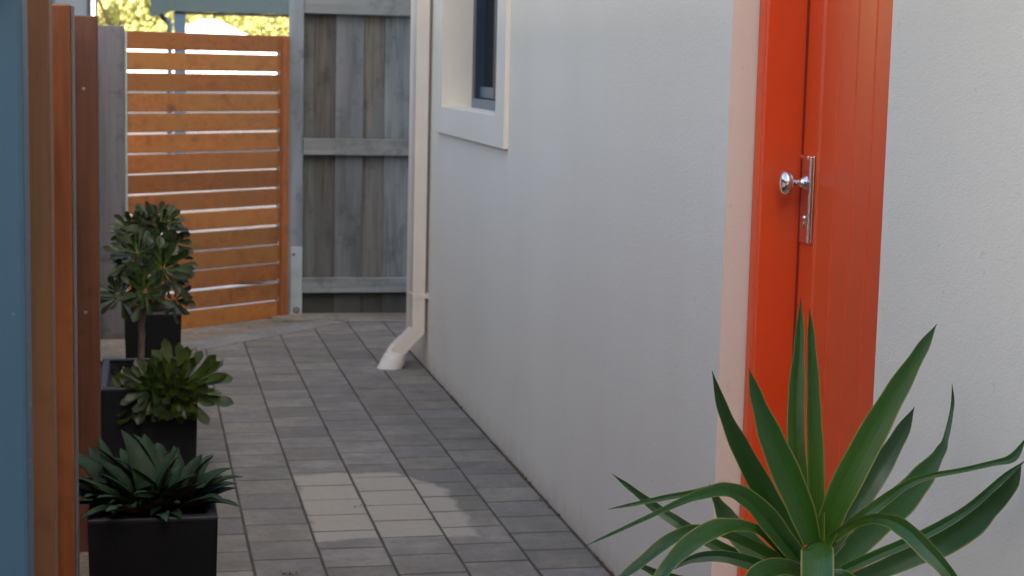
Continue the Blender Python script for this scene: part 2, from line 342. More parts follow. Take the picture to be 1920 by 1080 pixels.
YUCCA = [
 (0.25, [(-0.0077, 0, 0.7311, -0.927, 0.324, -0.19, 0.0092), (-0.0187, 0, 0.7845, -0.924, 0.315, -0.219, 0.0109), (-0.035, 0, 0.8458, -0.928, 0.324, -0.187, 0.0126), (-0.0432, 0, 0.9064, -0.933, 0.353, -0.073, 0.013), (-0.0451, 0, 0.9744, -0.931, 0.366, -0.007, 0.0122), (-0.0442, 0, 1.0458, -0.93, 0.368, -0.001, 0.0074), (-0.0452, 0, 1.1109, -0.931, 0.366, -0.014, 0.0004)]),
 (0.3, [(-0.0123, -0.02, 0.7491, -0.996, -0.064, -0.069, 0.012), (-0.0177, -0.02, 0.826, -0.996, -0.064, -0.069, 0.0139), (-0.0216, -0.02, 0.8822, -0.995, -0.065, -0.075, 0.0138), (-0.0255, -0.02, 0.9302, -0.995, -0.065, -0.074, 0.0121), (-0.0296, -0.02, 0.9898, -0.995, -0.066, -0.078, 0.0099), (-0.0349, -0.02, 1.0489, -0.994, -0.067, -0.085, 0.0064), (-0.0388, -0.02, 1.0979, -0.995, -0.066, -0.08, 0.0004)]),
 (0.12, [(-0.0227, -0.03, 0.7522, -0.908, 0.095, -0.408, 0.014), (-0.0499, -0.045, 0.8093, -0.895, 0.083, -0.437, 0.0201), (-0.0807, -0.06, 0.8653, -0.882, 0.071, -0.466, 0.0218), (-0.1109, -0.075, 0.9202, -0.894, 0.08, -0.441, 0.0183), (-0.1388, -0.09, 0.9777, -0.92, 0.1, -0.379, 0.0099), (-0.1571, -0.1, 1.0254, -0.936, 0.112, -0.334, 0.0004)]),
 (0.2, [(-0.0248, 0, 0.7358, -0.71, 0.29, -0.642, 0.0121), (-0.0571, 0.02, 0.7805, -0.753, 0.319, -0.576, 0.0166), (-0.0886, 0.02, 0.8303, -0.807, 0.351, -0.476, 0.0177), (-0.1236, 0.01, 0.886, -0.828, 0.365, -0.426, 0.0148), (-0.1562, 0, 0.9446, -0.86, 0.393, -0.327, 0.0089), (-0.1836, -0.02, 1.0078, -0.877, 0.409, -0.252, 0.0004)]),
 (0.12, [(0.0025, -0.01, 0.7417, -0.862, 0.435, 0.259, 0.0129), (0.0086, -0.03, 0.7955, -0.843, 0.441, 0.308, 0.0187), (0.0206, -0.05, 0.8483, -0.808, 0.446, 0.385, 0.0218), (0.0456, -0.07, 0.9195, -0.792, 0.447, 0.416, 0.0208), (0.0702, -0.09, 0.9856, -0.78, 0.446, 0.439, 0.0162), (0.0944, -0.11, 1.0467, -0.773, 0.446, 0.452, 0.0095), (0.1129, -0.12, 1.0883, -0.773, 0.446, 0.452, 0.0004)]),
 (0.15, [(0.0223, 0.02, 0.7161, -0.717, 0.272, 0.642, 0.0104), (0.0549, 0.05, 0.7398, -0.762, 0.245, 0.6, 0.0148), (0.0916, 0.07, 0.7837, -0.783, 0.229, 0.579, 0.0183), (0.1289, 0.09, 0.8241, -0.796, 0.22, 0.563, 0.0184), (0.1681, 0.1, 0.8801, -0.842, 0.214, 0.495, 0.0125), (0.1902, 0.1, 0.9241, -0.873, 0.214, 0.439, 0.0004)]),
 (0.15, [(0.0278, 0.01, 0.694, -0.62, 0.461, 0.635, 0.014), (0.061, 0.03, 0.7118, -0.64, 0.463, 0.613, 0.0182), (0.1155, 0.06, 0.7476, -0.62, 0.46, 0.636, 0.0226), (0.1673, 0.09, 0.772, -0.62, 0.461, 0.635, 0.0239), (0.2154, 0.12, 0.8017, -0.688, 0.471, 0.552, 0.0194), (0.2604, 0.15, 0.8369, -0.754, 0.478, 0.45, 0.009), (0.2808, 0.17, 0.8582, -0.858, 0.472, 0.202, 0.0047), (0.2988, 0.19, 0.9064, -0.889, 0.455, 0.051, 0.003), (0.2958, 0.19, 0.9416, -0.898, 0.433, -0.077, 0.0004)]),
 (0.2, [(0.0136, 0, 0.7283, -0.72, 0.458, 0.521, 0.007), (0.0294, 0, 0.7502, -0.611, 0.449, 0.652, 0.008), (0.0619, -0.01, 0.7805, -0.531, 0.437, 0.727, 0.0091), (0.0947, -0.01, 0.8039, -0.508, 0.432, 0.745, 0.0084), (0.1272, -0.02, 0.8307, -0.402, 0.402, 0.823, 0.006), (0.1601, -0.03, 0.8456, -0.209, 0.334, 0.919, 0.0044), (0.2018, -0.04, 0.855, -0.158, 0.314, 0.936, 0.004), (0.2475, -0.05, 0.8671, -0.196, 0.331, 0.923, 0.0044), (0.276, -0.06, 0.878, -0.527, 0.46, 0.714, 0.0067), (0.2955, -0.06, 0.909, -0.729, 0.508, 0.459, 0.0004)]),
 (0.2, [(0.0406, 0, 0.6964, -0.348, 0.413, 0.842, 0.008), (0.0864, -0.01, 0.7202, -0.335, 0.409, 0.849, 0.008), (0.1363, -0.02, 0.7438, -0.349, 0.414, 0.841, 0.008), (0.1817, -0.03, 0.7696, -0.416, 0.434, 0.799, 0.0076), (0.2223, -0.04, 0.7995, -0.518, 0.464, 0.719, 0.0064), (0.2609, -0.06, 0.846, -0.553, 0.473, 0.686, 0.0051), (0.2871, -0.075, 0.8759, -0.535, 0.467, 0.704, 0.0006)]),
 (0.15, [(0.0586, 0, 0.6792, -0.311, 0.41, 0.857, 0.012), (0.1095, 0.01, 0.6928, -0.327, 0.415, 0.849, 0.0141), (0.1562, 0.01, 0.7119, -0.329, 0.415, 0.848, 0.0172), (0.2025, 0, 0.7338, -0.401, 0.439, 0.804, 0.0202), (0.2369, -0.015, 0.7658, -0.523, 0.472, 0.709, 0.0222), (0.2621, -0.03, 0.7978, -0.595, 0.49, 0.637, 0.0152), (0.2799, -0.05, 0.8329, -0.706, 0.511, 0.491, 0.0109), (0.2931, -0.055, 0.8683, -0.776, 0.516, 0.363, 0.0004)]),
 (0.2, [(0.0127, -0.02, 0.7523, -0.745, 0.205, 0.635, 0.008), (0.0282, -0.05, 0.7801, -0.674, 0.225, 0.703, 0.0075), (0.0391, -0.09, 0.8, -0.443, 0.194, 0.875, 0.007), (0.0501, -0.12, 0.8068, -0.066, 0.047, 0.997, 0.0093), (0.0606, -0.16, 0.8047, 0.268, -0.156, 0.951, 0.0132), (0.0752, -0.2, 0.7866, 0.442, -0.335, 0.832, 0.0134), (0.0983, -0.23, 0.7565, 0.557, -0.457, 0.694, 0.0101), (0.1261, -0.26, 0.7062, 0.597, -0.5, 0.627, 0.0004)]),
 (0.25, [(-0.0358, -0.03, 0.7204, -0.646, -0.133, -0.751, 0.0122), (-0.0738, -0.06, 0.7584, -0.67, -0.125, -0.732, 0.0152), (-0.1154, -0.09, 0.8034, -0.654, -0.149, -0.742, 0.0173), (-0.156, -0.11, 0.8408, -0.48, -0.249, -0.841, 0.014), (-0.1933, -0.125, 0.8583, -0.028, -0.43, -0.902, 0.0104), (-0.2292, -0.14, 0.8574, 0.282, -0.533, -0.798, 0.008), (-0.2628, -0.15, 0.8504, 0.378, -0.558, -0.739, 0.0053), (-0.3138, -0.17, 0.8367, 0.411, -0.561, -0.718, 0.0034), (-0.3674, -0.19, 0.8218, 0.394, -0.567, -0.723, 0.0024), (-0.41, -0.2, 0.8078, 0.374, -0.571, -0.731, 0.0004)]),
 (0.2, [(-0.0317, -0.02, 0.7173, -0.748, 0.102, -0.655, 0.0089), (-0.0656, -0.05, 0.7513, -0.744, 0.098, -0.661, 0.0097), (-0.0953, -0.06, 0.783, -0.731, 0.088, -0.677, 0.0106), (-0.1367, -0.08, 0.8241, -0.668, 0.047, -0.743, 0.0095), (-0.1749, -0.095, 0.8523, -0.382, -0.101, -0.919, 0.0068), (-0.2077, -0.11, 0.8569, 0.084, -0.275, -0.958, 0.0048), (-0.2419, -0.12, 0.8535, 0.153, -0.295, -0.943, 0.0044), (-0.2796, -0.13, 0.8515, 0.149, -0.294, -0.944, 0.004), (-0.328, -0.14, 0.8461, 0.162, -0.297, -0.941, 0.0027), (-0.3656, -0.14, 0.8398, 0.158, -0.296, -0.942, 0.0004)]),
 (0.2, [(-0.015, 0.02, 0.6927, -0.204, -0.215, -0.955, 0.008), (-0.0505, 0.05, 0.6935, -0.256, -0.193, -0.947, 0.0093), (-0.1001, 0.08, 0.7034, -0.374, -0.14, -0.917, 0.0094), (-0.1455, 0.1, 0.7246, -0.488, -0.086, -0.869, 0.0094), (-0.1816, 0.11, 0.7462, -0.542, -0.059, -0.838, 0.0092), (-0.2146, 0.13, 0.7672, -0.587, -0.037, -0.809, 0.0078), (-0.2509, 0.14, 0.7952, -0.612, -0.024, -0.79, 0.0045), (-0.2807, 0.15, 0.8179, -0.611, -0.024, -0.791, 0.0004)]),
 (0.2, [(-0.0403, 0.02, 0.6895, -0.573, -0.031, -0.819, 0.014), (-0.0726, 0.05, 0.711, -0.631, 0.004, -0.776, 0.0192), (-0.0963, 0.07, 0.7354, -0.732, 0.071, -0.678, 0.0193), (-0.1139, 0.09, 0.7598, -0.806, 0.125, -0.579, 0.0143), (-0.1287, 0.1, 0.7869, -0.859, 0.169, -0.483, 0.0061), (-0.1403, 0.1, 0.8102, -0.879, 0.188, -0.437, 0.0004)]),
 (0.2, [(-0.0271, -0.01, 0.702, -0.283, -0.393, -0.875, 0.0084), (-0.0816, -0.04, 0.7331, -0.3, -0.402, -0.865, 0.0083), (-0.135, -0.06, 0.7626, -0.279, -0.422, -0.862, 0.0082), (-0.183, -0.08, 0.7855, -0.142, -0.456, -0.878, 0.0073), (-0.2177, -0.1, 0.7967, 0.124, -0.54, -0.832, 0.006), (-0.2443, -0.11, 0.7957, 0.371, -0.635, -0.677, 0.0083), (-0.278, -0.12, 0.7825, 0.482, -0.666, -0.569, 0.0095), (-0.3184, -0.13, 0.7564, 0.497, -0.673, -0.548, 0.0074), (-0.3659, -0.14, 0.7273, 0.485, -0.673, -0.558, 0.0004)]),
 (0.2, [(-0.0397, -0.02, 0.7095, -0.577, -0.215, -0.788, 0.0094), (-0.0983, -0.07, 0.766, -0.505, -0.253, -0.825, 0.0086), (-0.1386, -0.1, 0.7944, -0.177, -0.394, -0.902, 0.0068), (-0.1813, -0.13, 0.8086, 0.195, -0.51, -0.838, 0.0095), (-0.2187, -0.16, 0.8123, 0.491, -0.587, -0.643, 0.014), (-0.2623, -0.19, 0.8015, 0.623, -0.625, -0.47, 0.0138), (-0.3044, -0.22, 0.7786, 0.677, -0.651, -0.342, 0.0098), (-0.342, -0.24, 0.7388, 0.68, -0.664, -0.31, 0.0004)]),
 (0.2, [(-0.0185, 0.01, 0.6834, -0.284, -0.183, -0.941, 0.011), (-0.0579, 0.03, 0.6914, -0.307, -0.173, -0.936, 0.012), (-0.0928, 0.04, 0.7022, -0.297, -0.176, -0.938, 0.0113), (-0.1277, 0.05, 0.7097, -0.157, -0.233, -0.96, 0.0092), (-0.158, 0.06, 0.708, 0.093, -0.315, -0.945, 0.0081), (-0.1913, 0.06, 0.7001, 0.337, -0.372, -0.865, 0.0048), (-0.2324, 0.06, 0.679, 0.422, -0.386, -0.82, 0.0004)]),
 (0.2, [(-0.014, 0.02, 0.6719, 0.084, -0.334, -0.939, 0.008), (-0.066, 0.05, 0.6566, -0.013, -0.302, -0.953, 0.0085), (-0.1409, 0.08, 0.6547, -0.166, -0.248, -0.955, 0.0086), (-0.2074, 0.1, 0.6681, -0.303, -0.195, -0.933, 0.0073), (-0.2375, 0.1, 0.6819, -0.427, -0.144, -0.893, 0.0045), (-0.2598, 0.1, 0.6932, -0.448, -0.135, -0.884, 0.0004)]),
 (0.15, [(-0.0351, -0.03, 0.7062, -0.319, -0.162, -0.934, 0.0094), (-0.088, -0.1, 0.7365, -0.139, -0.242, -0.96, 0.0114), (-0.1331, -0.15, 0.7506, 0.292, -0.383, -0.877, 0.0137), (-0.1671, -0.19, 0.7494, 0.751, -0.437, -0.496, 0.0153), (-0.1901, -0.22, 0.726, 0.881, -0.405, -0.245, 0.0108), (-0.2069, -0.24, 0.6888, 0.898, -0.394, -0.193, 0.0004)]),
 (0.15, [(-0.0097, -0.02, 0.7124, -0.925, 0.379, -0.01, 0.0138), (-0.0306, -0.07, 0.7497, -0.925, 0.38, -0.008, 0.0174), (-0.0637, -0.15, 0.7825, -0.93, 0.348, -0.121, 0.0213), (-0.0919, -0.22, 0.789, -0.928, 0.37, -0.044, 0.0221), (-0.1067, -0.26, 0.7644, -0.928, 0.371, -0.041, 0.022), (-0.1128, -0.28, 0.716, -0.927, 0.372, -0.038, 0.0184), (-0.1105, -0.28, 0.6609, -0.927, 0.372, -0.037, 0.0124), (-0.1046, -0.27, 0.6127, -0.927, 0.373, -0.036, 0.0004)]),
 (0.15, [(0.0028, -0.02, 0.6956, 0.17, 0.231, 0.958, 0.0099), (0.0024, -0.09, 0.7126, 0.472, 0.076, 0.878, 0.0135), (0.0018, -0.15, 0.7074, 0.781, -0.146, 0.607, 0.0151), (0.0143, -0.19, 0.6732, 0.867, -0.243, 0.436, 0.0111), (0.0328, -0.2, 0.618, 0.893, -0.285, 0.349, 0.0004)]),
 (0.15, [(-0.0098, 0, 0.6861, 0.377, -0.417, -0.827, 0.01), (-0.0426, -0.02, 0.6812, 0.537, -0.445, -0.717, 0.0118), (-0.0784, -0.03, 0.6533, 0.709, -0.454, -0.54, 0.0157), (-0.1168, -0.05, 0.609, 0.847, -0.428, -0.315, 0.0117), (-0.1304, -0.05, 0.5409, 0.899, -0.399, -0.179, 0.0004)]),
]

# ================================================================== SETTING
# ground sheets
g = MB(); g.quad((-150, -60, -.045), (150, -60, -.045), (150, 240, -.045), (-150, 240, -.045)); tag(g.build('ground', YARD), kind='structure')
g = MB(); g.quad((-20, 11.5, -.035), (20, 11.5, -.035), (20, 43.5, -.035), (-20, 43.5, -.035)); tag(g.build('driveway', DRIVE), kind='structure')
g = MB(); g.quad((-1.6, -3, -.03), (1.4, -3, -.03), (1.4, 9.75, -.03), (-1.6, 9.75, -.03)); tag(g.build('sandy_ground', SAND), kind='structure')
g = MB(); g.quad((-.10, -3, -.0013), (1.312, -3, -.0013), (1.312, 9.56, -.0013), (-.10, 9.56, -.0013)); g.quad((1.312, 8.72, -.0013), (2.3, 8.72, -.0013), (2.3, 9.56, -.0013), (1.312, 9.56, -.0013)); tag(g.build('path_bed', JOINT), kind='structure')

GL, GR = V((-.084, 9.084, 0)), V((.799, 9.756, 0))          # the slatted gate's two ends
gd = (GR - GL).normalized(); gn = V((gd.y, -gd.x, 0))         # gn points back to the path
# pavers: one block each, running bond with half a block of offset, cut off along the line of the gate
def pavers():
    full = bmesh.new(); cl = full.verts.layers.float_color.new('var')
    P, RW = .2, .194
    for k in range(-2, 9):
        x0 = .304 + P*k
        off = 6.681 if k % 2 == 0 else 6.580
        for j in range(-16, 48):
            y0 = off - RW*j
            if y0 > 9.7 or y0 < -2.6 or (k > 4 and y0 < 8.72): continue
            b = bmesh.new(); bmesh.ops.create_cube(b, size=1)
            w, l = P-.0082, RW-.0085
            dz = random.gauss(0, .0003); tx, ty = random.gauss(0, .0015), random.gauss(0, .0015)
            for p in b.verts:
                lx, ly = p.co.x*w, p.co.y*l
                p.co = V((x0+P/2+lx+random.gauss(0, .0006), y0+RW/2+ly+random.gauss(0, .0008), (dz+lx*tx+ly*ty) if p.co.z > 0 else -.05))
            bmesh.ops.bevel(b, geom=[e for e in b.edges if all(q.co.z > -.02 for q in e.verts)], offset=.002, segments=2, affect='EDGES', profile=.6)
            c = (random.random(), random.random(), random.random(), 1)
            mp = {}
            for p in b.verts:
                q = full.verts.new(p.co); q[cl] = c; mp[p] = q
            for f in b.faces: full.faces.new([mp[p] for p in f.verts])
            b.free()
    # cut along the gate (joint ends line) and along the back fence
    geom = full.verts[:] + full.edges[:] + full.faces[:]
    a, bb = V((.306, 8.655, 0)), V((1.0, 9.405, 0)); d = (bb-a).normalized()
    bmesh.ops.bisect_plane(full, geom=geom, plane_co=a, plane_no=(-d.y, d.x, 0), clear_outer=True)
    geom = full.verts[:] + full.edges[:] + full.faces[:]
    bmesh.ops.bisect_plane(full, geom=geom, plane_co=(0, 9.54, 0), plane_no=(0, 1, 0), clear_outer=True)
    me = bpy.data.meshes.new('path'); full.to_mesh(me); full.free(); me.materials.append(PAVER)
    o = bpy.data.objects.new('path', me); COL.objects.link(o); tag(o, kind='structure')
pavers()
# mortar band along the cut ends and the sandy strip at the foot of the gate and fence
def strip(name, pts, z, mat, n=40, amp=.012):
    m = MB(); A, B, C2, D2 = [V(p) for p in pts]; vs = []; fs = []
    for i in range(n+1):
        t = i/n; p = A.lerp(B, t); q = D2.lerp(C2, t)
        vs += [(p.x+random.gauss(0, amp*.3), p.y+random.gauss(0, amp), z), (p.x*.5+q.x*.5, p.y*.5+q.y*.5, z+.004+random.gauss(0, .0015)), (q.x, q.y, z)]
        if i: k = 3*i; fs += [(k-3, k, k+1, k-2), (k-2, k+1, k+2, k-1)]
    m.add(vs, fs, smooth=True); return tag(m.build(name, mat), kind='structure')
strip('sand_strip', [(-.5, 8.05, 0), (1.2, 9.70, 0), (.86, 9.90, 0), (-.5, 8.86, 0)], -.0009, STRIP, 40, .004)
strip('path_edging', [(-.1, 8.212, 0), (1.13, 9.537, 0), (.98, 9.65, 0), (-.1, 8.55, 0)], .0026, BAND, 60, .005)
strip('fence_footing', [(.70, 9.536, 0), (2.4, 9.536, 0), (2.4, 9.84, 0), (.70, 9.84, 0)], .006, STRIP, 40, .003)

# ================================================================== HOUSE (right)
WX = 1.313
house = thing('rendered_house', 'cream rendered house wall with an orange red door on the right', 'house', (WX, 3.0, 0))
def house_wall():
    m = MB(); ys = [-9.0, 2.945, 3.816, 6.44, 7.655, 8.71]; zs = [-.05, .10, 1.243, 2.20, 2.45, 5.6]
    hole = lambda i, j: (i == 1 and 1 <= j <= 2) or (i == 3 and 2 <= j <= 3)
    c = (.5, .5, .5)
    for i in range(5):
        for j in range(5):
            if hole(i, j): continue
            m.quad((WX, ys[i], zs[j]), (WX, ys[i], zs[j+1]), (WX, ys[i+1], zs[j+1]), (WX, ys[i+1], zs[j]), col=c)
    X2 = WX + .24
    def rev(y0, y1, z0, z1):
        m.quad((WX, y0, z0), (X2, y0, z0), (X2, y0, z1), (WX, y0, z1), col=c)
        m.quad((WX, y1, z0), (WX, y1, z1), (X2, y1, z1), (X2, y1, z0), col=c)
        m.quad((WX, y0, z1), (X2, y0, z1), (X2, y1, z1), (WX, y1, z1), col=c)
        m.quad((WX, y0, z0), (WX, y1, z0), (X2, y1, z0), (X2, y0, z0), col=c)
    rev(2.945, 3.816, .10, 2.20); rev(6.44, 7.655, 1.243, 2.45)
    m.quad((WX, 8.71, -.05), (WX, 8.71, 5.6), (9, 8.71, 5.6), (9, 8.71, -.05), col=c)
    m.quad((WX, -9, -.05), (9, -9, -.05), (9, -9, 5.6), (WX, -9, 5.6), col=c)
    m.quad((9, -9, -.05), (9, 8.71, -.05), (9, 8.71, 5.6), (9, -9, 5.6), col=c)
    return m.build('wall', WALL, house)
wall = house_wall()
MB().box(-3.2, WX-.002, -7.0, -2.6, -.06, 3.3, 0, col=(.5, .5, .5)).build('added_shade_wall', WALL, house)  # added wing behind the camera, unseen; blocks sky and bounce light
MB().box(-3.4, WX-.125, -7.2, -1.5, 3.302, 3.45, .01).build('added_shade_roof', FASCIA, house)  # roof of the added, unseen wing, part of the same light blocker
m = MB(); m.add([(WX-.12, -9.2, 5.6), (9.2, -9.2, 5.6), (9.2, 8.83, 5.6), (WX-.12, 8.83, 5.6), (5.2, -6, 6.9), (5.2, 5.6, 6.9)],
                [(0, 3, 2, 1), (0, 1, 4), (1, 2, 5, 4), (2, 3, 5), (3, 0, 4, 5)]); m.build('roof', FASCIA, house)
MB().box(1.60, 1.61, 6.2, 7.9, 1.0, 2.6, 0).build('dark_room', DARK, house)

# raised band round the window
m = MB(); x0, x1 = WX-.017, WX+.004
Y0, Y1, Z0, Z1 = 6.275, 7.80, 1.128, 2.57; a0, a1, b0, b1 = 6.44, 7.655, 1.243, 2.45
def ringface(x, flip):
    o = [(x, Y0, Z0), (x, Y1, Z0), (x, Y1, Z1), (x, Y0, Z1)]; i = [(x, a0, b0), (x, a1, b0), (x, a1, b1), (x, a0, b1)]
    for k in range(4):
        q = [o[k], o[(k+1) % 4], i[(k+1) % 4], i[k]]
        m.quad(*(q[::-1] if flip else q), col=(.5, .5, .5))
ringface(x0, True)
o = [(Y0, Z0), (Y1, Z0), (Y1, Z1), (Y0, Z1)]; i_ = [(a0, b0), (a1, b0), (a1, b1), (a0, b1)]
for k in range(4):
    (ya, za), (yb, zb) = o[k], o[(k+1) % 4]; m.quad((x0, ya, za), (x0, yb, zb), (x1, yb, zb), (x1, ya, za), col=(.5, .5, .5))
    (ya, za), (yb, zb) = i_[k], i_[(k+1) % 4]; m.quad((x0, yb, zb), (x0, ya, za), (x1-.004, ya, za), (x1-.004, yb, zb), col=(.5, .5, .5))
m.build('window_surround', WALL, house)

# window
win = MB().box(1.432, 1.50, 7.59, 7.654, 1.2435, 2.449, .003).box(1.432, 1.50, 6.441, 6.50, 1.2435, 2.449, .003).box(1.434, 1.50, 6.50, 7.59, 2.39, 2.449, .003).build('window', FRAME, house)
MB().box(1.422, 1.50, 6.50, 7.59, 1.2435, 1.284, .003).box(1.455, 1.50, 6.50, 7.588, 1.2875, 1.335, .003).build('sill_rail', FRAME_LT, win)
MB().box(1.428, 1.485, 6.93, 7.155, 1.289, 2.389, .004).build('mullion', FRAME, win)
MB().box(1.412, 1.4215, 6.975, 7.0, 1.262, 1.30, .002).build('catch', GALV, win)
MB().box(1.474, 1.480, 6.52, 7.585, 1.31, 2.40, 0).build('pane', GLASS, win)

# door frame and door
FX, DX = 1.378, 1.474
fr = MB()
fr.box(FX, 1.552, 3.764, 3.8145, .101, 2.199, .004)
fr.box(FX, 1.552, 2.9465, 2.99, .101, 2.199, .004)
fr.box(FX+.002, 1.55, 2.99, 3.764, 2.15, 2.198, .004)
fr.box(FX-.004, FX+.014, 3.777, 3.8125, .102, 2.15, .005)
fr = fr.build('door_frame', DOOR, house)
MB().box(DX-.0025, DX+.02, 3.7575, 3.7637, .12, 2.149, 0).build('door_seal', SEAL, fr)
MB().box(WX-.04, 1.552, 2.947, 3.8145, .02, .0995, .008).build('door_step', CONC, house)
door = MB()
yA, yB = 3.0, 3.757                                         # hinge side, latch side
door.box(DX, DX+.034, yB-.088, yB, .115, 2.147, .003)        # latch stile
door.box(DX, DX+.034, yA, yA+.07, .115, 2.147, .003)
w = (yB-.088-yA-.07)
n = 7; pw = .0935
y = yB-.088
k = 0
while y - pw > yA+.06:
    y1_, y0_ = y, y-pw
    door.box(DX+.004, DX+.03, y0_+.0015, y1_-.0015, .115, 2.147, .0032, seg=1)
    y = y0_; k += 1
if y > yA+.075: door.box(DX+.006, DX+.03, yA+.07, y, .115, 2.147, .003, seg=1)
door.add([(DX, yB-.088, .12), (DX+.0075, yB-.100, .12), (DX+.0075, yB-.100, 2.14), (DX, yB-.088, 2.14)], [(0, 1, 2, 3)])
door = door.build('door', DOOR, house)
# long back plate, knob on a turned neck, keyhole cover, small screws
pc = 3.715
plate = MB()
plate.box(DX-.005, DX-.0005, pc-.036, pc+.033, 1.050, 1.250, .0022)
plate.box(DX-.0125, DX-.005, pc-.036, pc-.020, 1.051, 1.249, .003)
plate.box(DX-.0125, DX-.005, pc-.019, pc+.032, 1.240, 1.2495, .003)
plate = plate.build('door_plate', AGED, door)
kb = MB()
kb.lathe((DX-.004, pc, 1.187), (-1, 0, 0), [(0, .019), (.004, .0195), (.007, .017), (.012, .0125), (.018, .0095), (.027, .0088), (.035, .0105), (.0385, .016), (.041, .024), (.046, .0285), (.053, .0295), (.059, .027), (.063, .021), (.0655, .012), (.0665, .0)], 32)
kb.build('knob', CHROME, door)
kc = MB(); kc.lathe((DX-.005, pc+.006, 1.107), (-1, 0, 0), [(0, .0075), (.003, .007), (.005, .004), (.0055, 0)], 16); kc.box(DX-.0085, DX-.005, pc+.0015, pc+.0105, 1.085, 1.108, .002); kc.build('keyhole_cover', CHROME, door)

# downpipe with elbow, straps and collar
px0, px1, py0, py1 = 1.238, 1.296, 8.02, 8.115
dp = MB()
def rect_sweep(mb, pts, hw, hd):
    """pts in the XZ plane, section hw across the bend, hd along Y"""
    vs = []; fs = []
    for i, p in enumerate(pts):
        p = V(p); a = (V(pts[i])-V(pts[i-1])).normalized() if i else (V(pts[1])-V(pts[0])).normalized()
        b = (V(pts[i+1])-V(pts[i])).normalized() if i < len(pts)-1 else a
        t = (a+b).normalized(); nrm = V((t.z, 0, -t.x)); s = 1/max(.5, math.cos(a.angle(b)/2) if a.angle(b) > 1e-4 else 1)
        for sx_, sy_ in ((-1, -1), (1, -1), (1, 1), (-1, 1)): vs.append(p + nrm*hw*s*sx_ + V((0, hd*sy_, 0)))
    for i in range(len(pts)-1):
        for k in range(4): fs.append((4*i+k, 4*i+(k+1) % 4, 4*i+4+(k+1) % 4, 4*i+4+k))
    fs += [(3, 2, 1, 0), tuple(4*(len(pts)-1)+k for k in range(4))]
    mb.add(vs, fs)
pxc, pyc = (px0+px1)/2, (py0+py1)/2
rect_sweep(dp, [(pxc, pyc, 5.6), (pxc, pyc, .62)], .029, .0475)
rect_sweep(dp, [(pxc, pyc, .655), (pxc, pyc, .60), (pxc, pyc, .180), (pxc-.097, pyc, .080)], .0288, .0485)
pipe = dp.build('downpipe', PIPE, house)
el = MB(); rect_sweep(el, [(pxc-.055, pyc, .1233), (pxc-.102, pyc, .0748)], .0308, .0505); el.build('elbow', PIPE, pipe)
cb_ = MB(); cb_.lathe((pxc-.082, pyc-.004, .094), (-.42, 0, -.907), [(0, .044), (.02, .046), (.021, .050), (.05, .050), (.051, .054), (.12, .055), (.16, .055)], 24); cb_.build('collar', PVC, pipe)
for z in (.335, 1.83): MB().box(px0-.003, 1.315, py0-.003, py1+.003, z, z+.022, .002).build('bracket', PIPE, pipe)

# ================================================================== PALING FENCE AND GATE
yf = 9.791
fence = thing('paling_fence', 'weathered grey paling fence with three rails closing off the path end', 'fence', (.84, yf, 0))
pm = MB().box(.803, .8785, 9.775, 9.865, -.1, 2.10, .004).build('post', GREY_POST, fence)
an = MB(); an.box(.812, .8775, 9.7665, 9.7735, -.05, .392, .0015); an = an.build('post_anchor', GALV, pm)
bo = MB(); bo.lathe((.829, 9.7665, .352), (0, -1, 0), [(0, .011), (.006, .011), (.008, .008), (.0085, 0)], 6); bo.build('bolt', SCREW, an)
bo = MB(); bo.lathe((.846, 9.7665, .035), (0, -1, 0), [(0, .02), (.006, .02), (.009, .014), (.0095, 0)], 12); bo.build('bolt', STRIP, an)
for z0, z1 in ((.128, .212), (.908, .998), (1.690, 1.782)):
    MB().box(.8795, 2.4, 9.785, 9.832, z0, z1, .004, jit=.002).build('rail', GREY_X, fence)
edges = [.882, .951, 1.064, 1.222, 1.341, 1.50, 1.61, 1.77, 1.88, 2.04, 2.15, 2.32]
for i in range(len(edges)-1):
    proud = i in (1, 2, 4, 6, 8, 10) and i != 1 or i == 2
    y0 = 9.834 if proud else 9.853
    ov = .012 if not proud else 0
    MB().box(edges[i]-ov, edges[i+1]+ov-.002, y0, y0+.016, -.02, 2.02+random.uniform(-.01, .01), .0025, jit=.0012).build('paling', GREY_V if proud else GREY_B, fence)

gate = thing('slatted_gate', 'orange stained gate of fifteen horizontal slats at an angle across the path end', 'gate', tuple(GL))
Mg = Matrix.Translation(GL) @ Matrix.Rotation(math.atan2(gd.y, gd.x), 4, 'Z')
GLn = (GR-GL).length
for k in range(15):
    z1 = 1.560 - .1048*k; dz = random.uniform(-.0018, .0018) if 0 < k < 14 else 0
    Mk = Mg @ Matrix.Rotation(random.uniform(-.0022, .0022), 4, 'Y') if k else Mg
    m = MB(); m.box(.004, GLn-.075, .004, .024, z1-(.0915 if k < 3 else random.uniform(.0925, .0955))+dz+random.uniform(-.001, .001), z1+dz+random.uniform(-.001, .001), .0028, M=Mk, jit=.0012)
    m.build('slat', STAIN_H, gate)
m = MB(); m.box(GLn-.064, GLn-.012, -.016, .034, .004, 1.562, .003, M=Mg); m.build('stile', STAIN_G, gate)
for k in range(1, 15):
    zc = 1.560 - .1048*k + .009; m = MB()
    m.box(GLn-.078, GLn-.064, .006, .020, zc-.012, zc+.012, .002, M=Mg); m.build('slat_clip', GALV, gate)
gp = thing('gate_post', 'square weathered grey timber post left of the orange slatted gate', 'post', (-.15, 9.06, 0))
MB().box(-.213, -.086, 9.0, 9.12, -.1, 1.582, .004).build('shaft', GREY_DK, gp)
MB().box(-.0855, -.073, 9.05, 9.10, -.02, 1.557, .002).build('lit_edge_strip', GALV, gp)  # added pale strip: light on the post's side face, put into colour

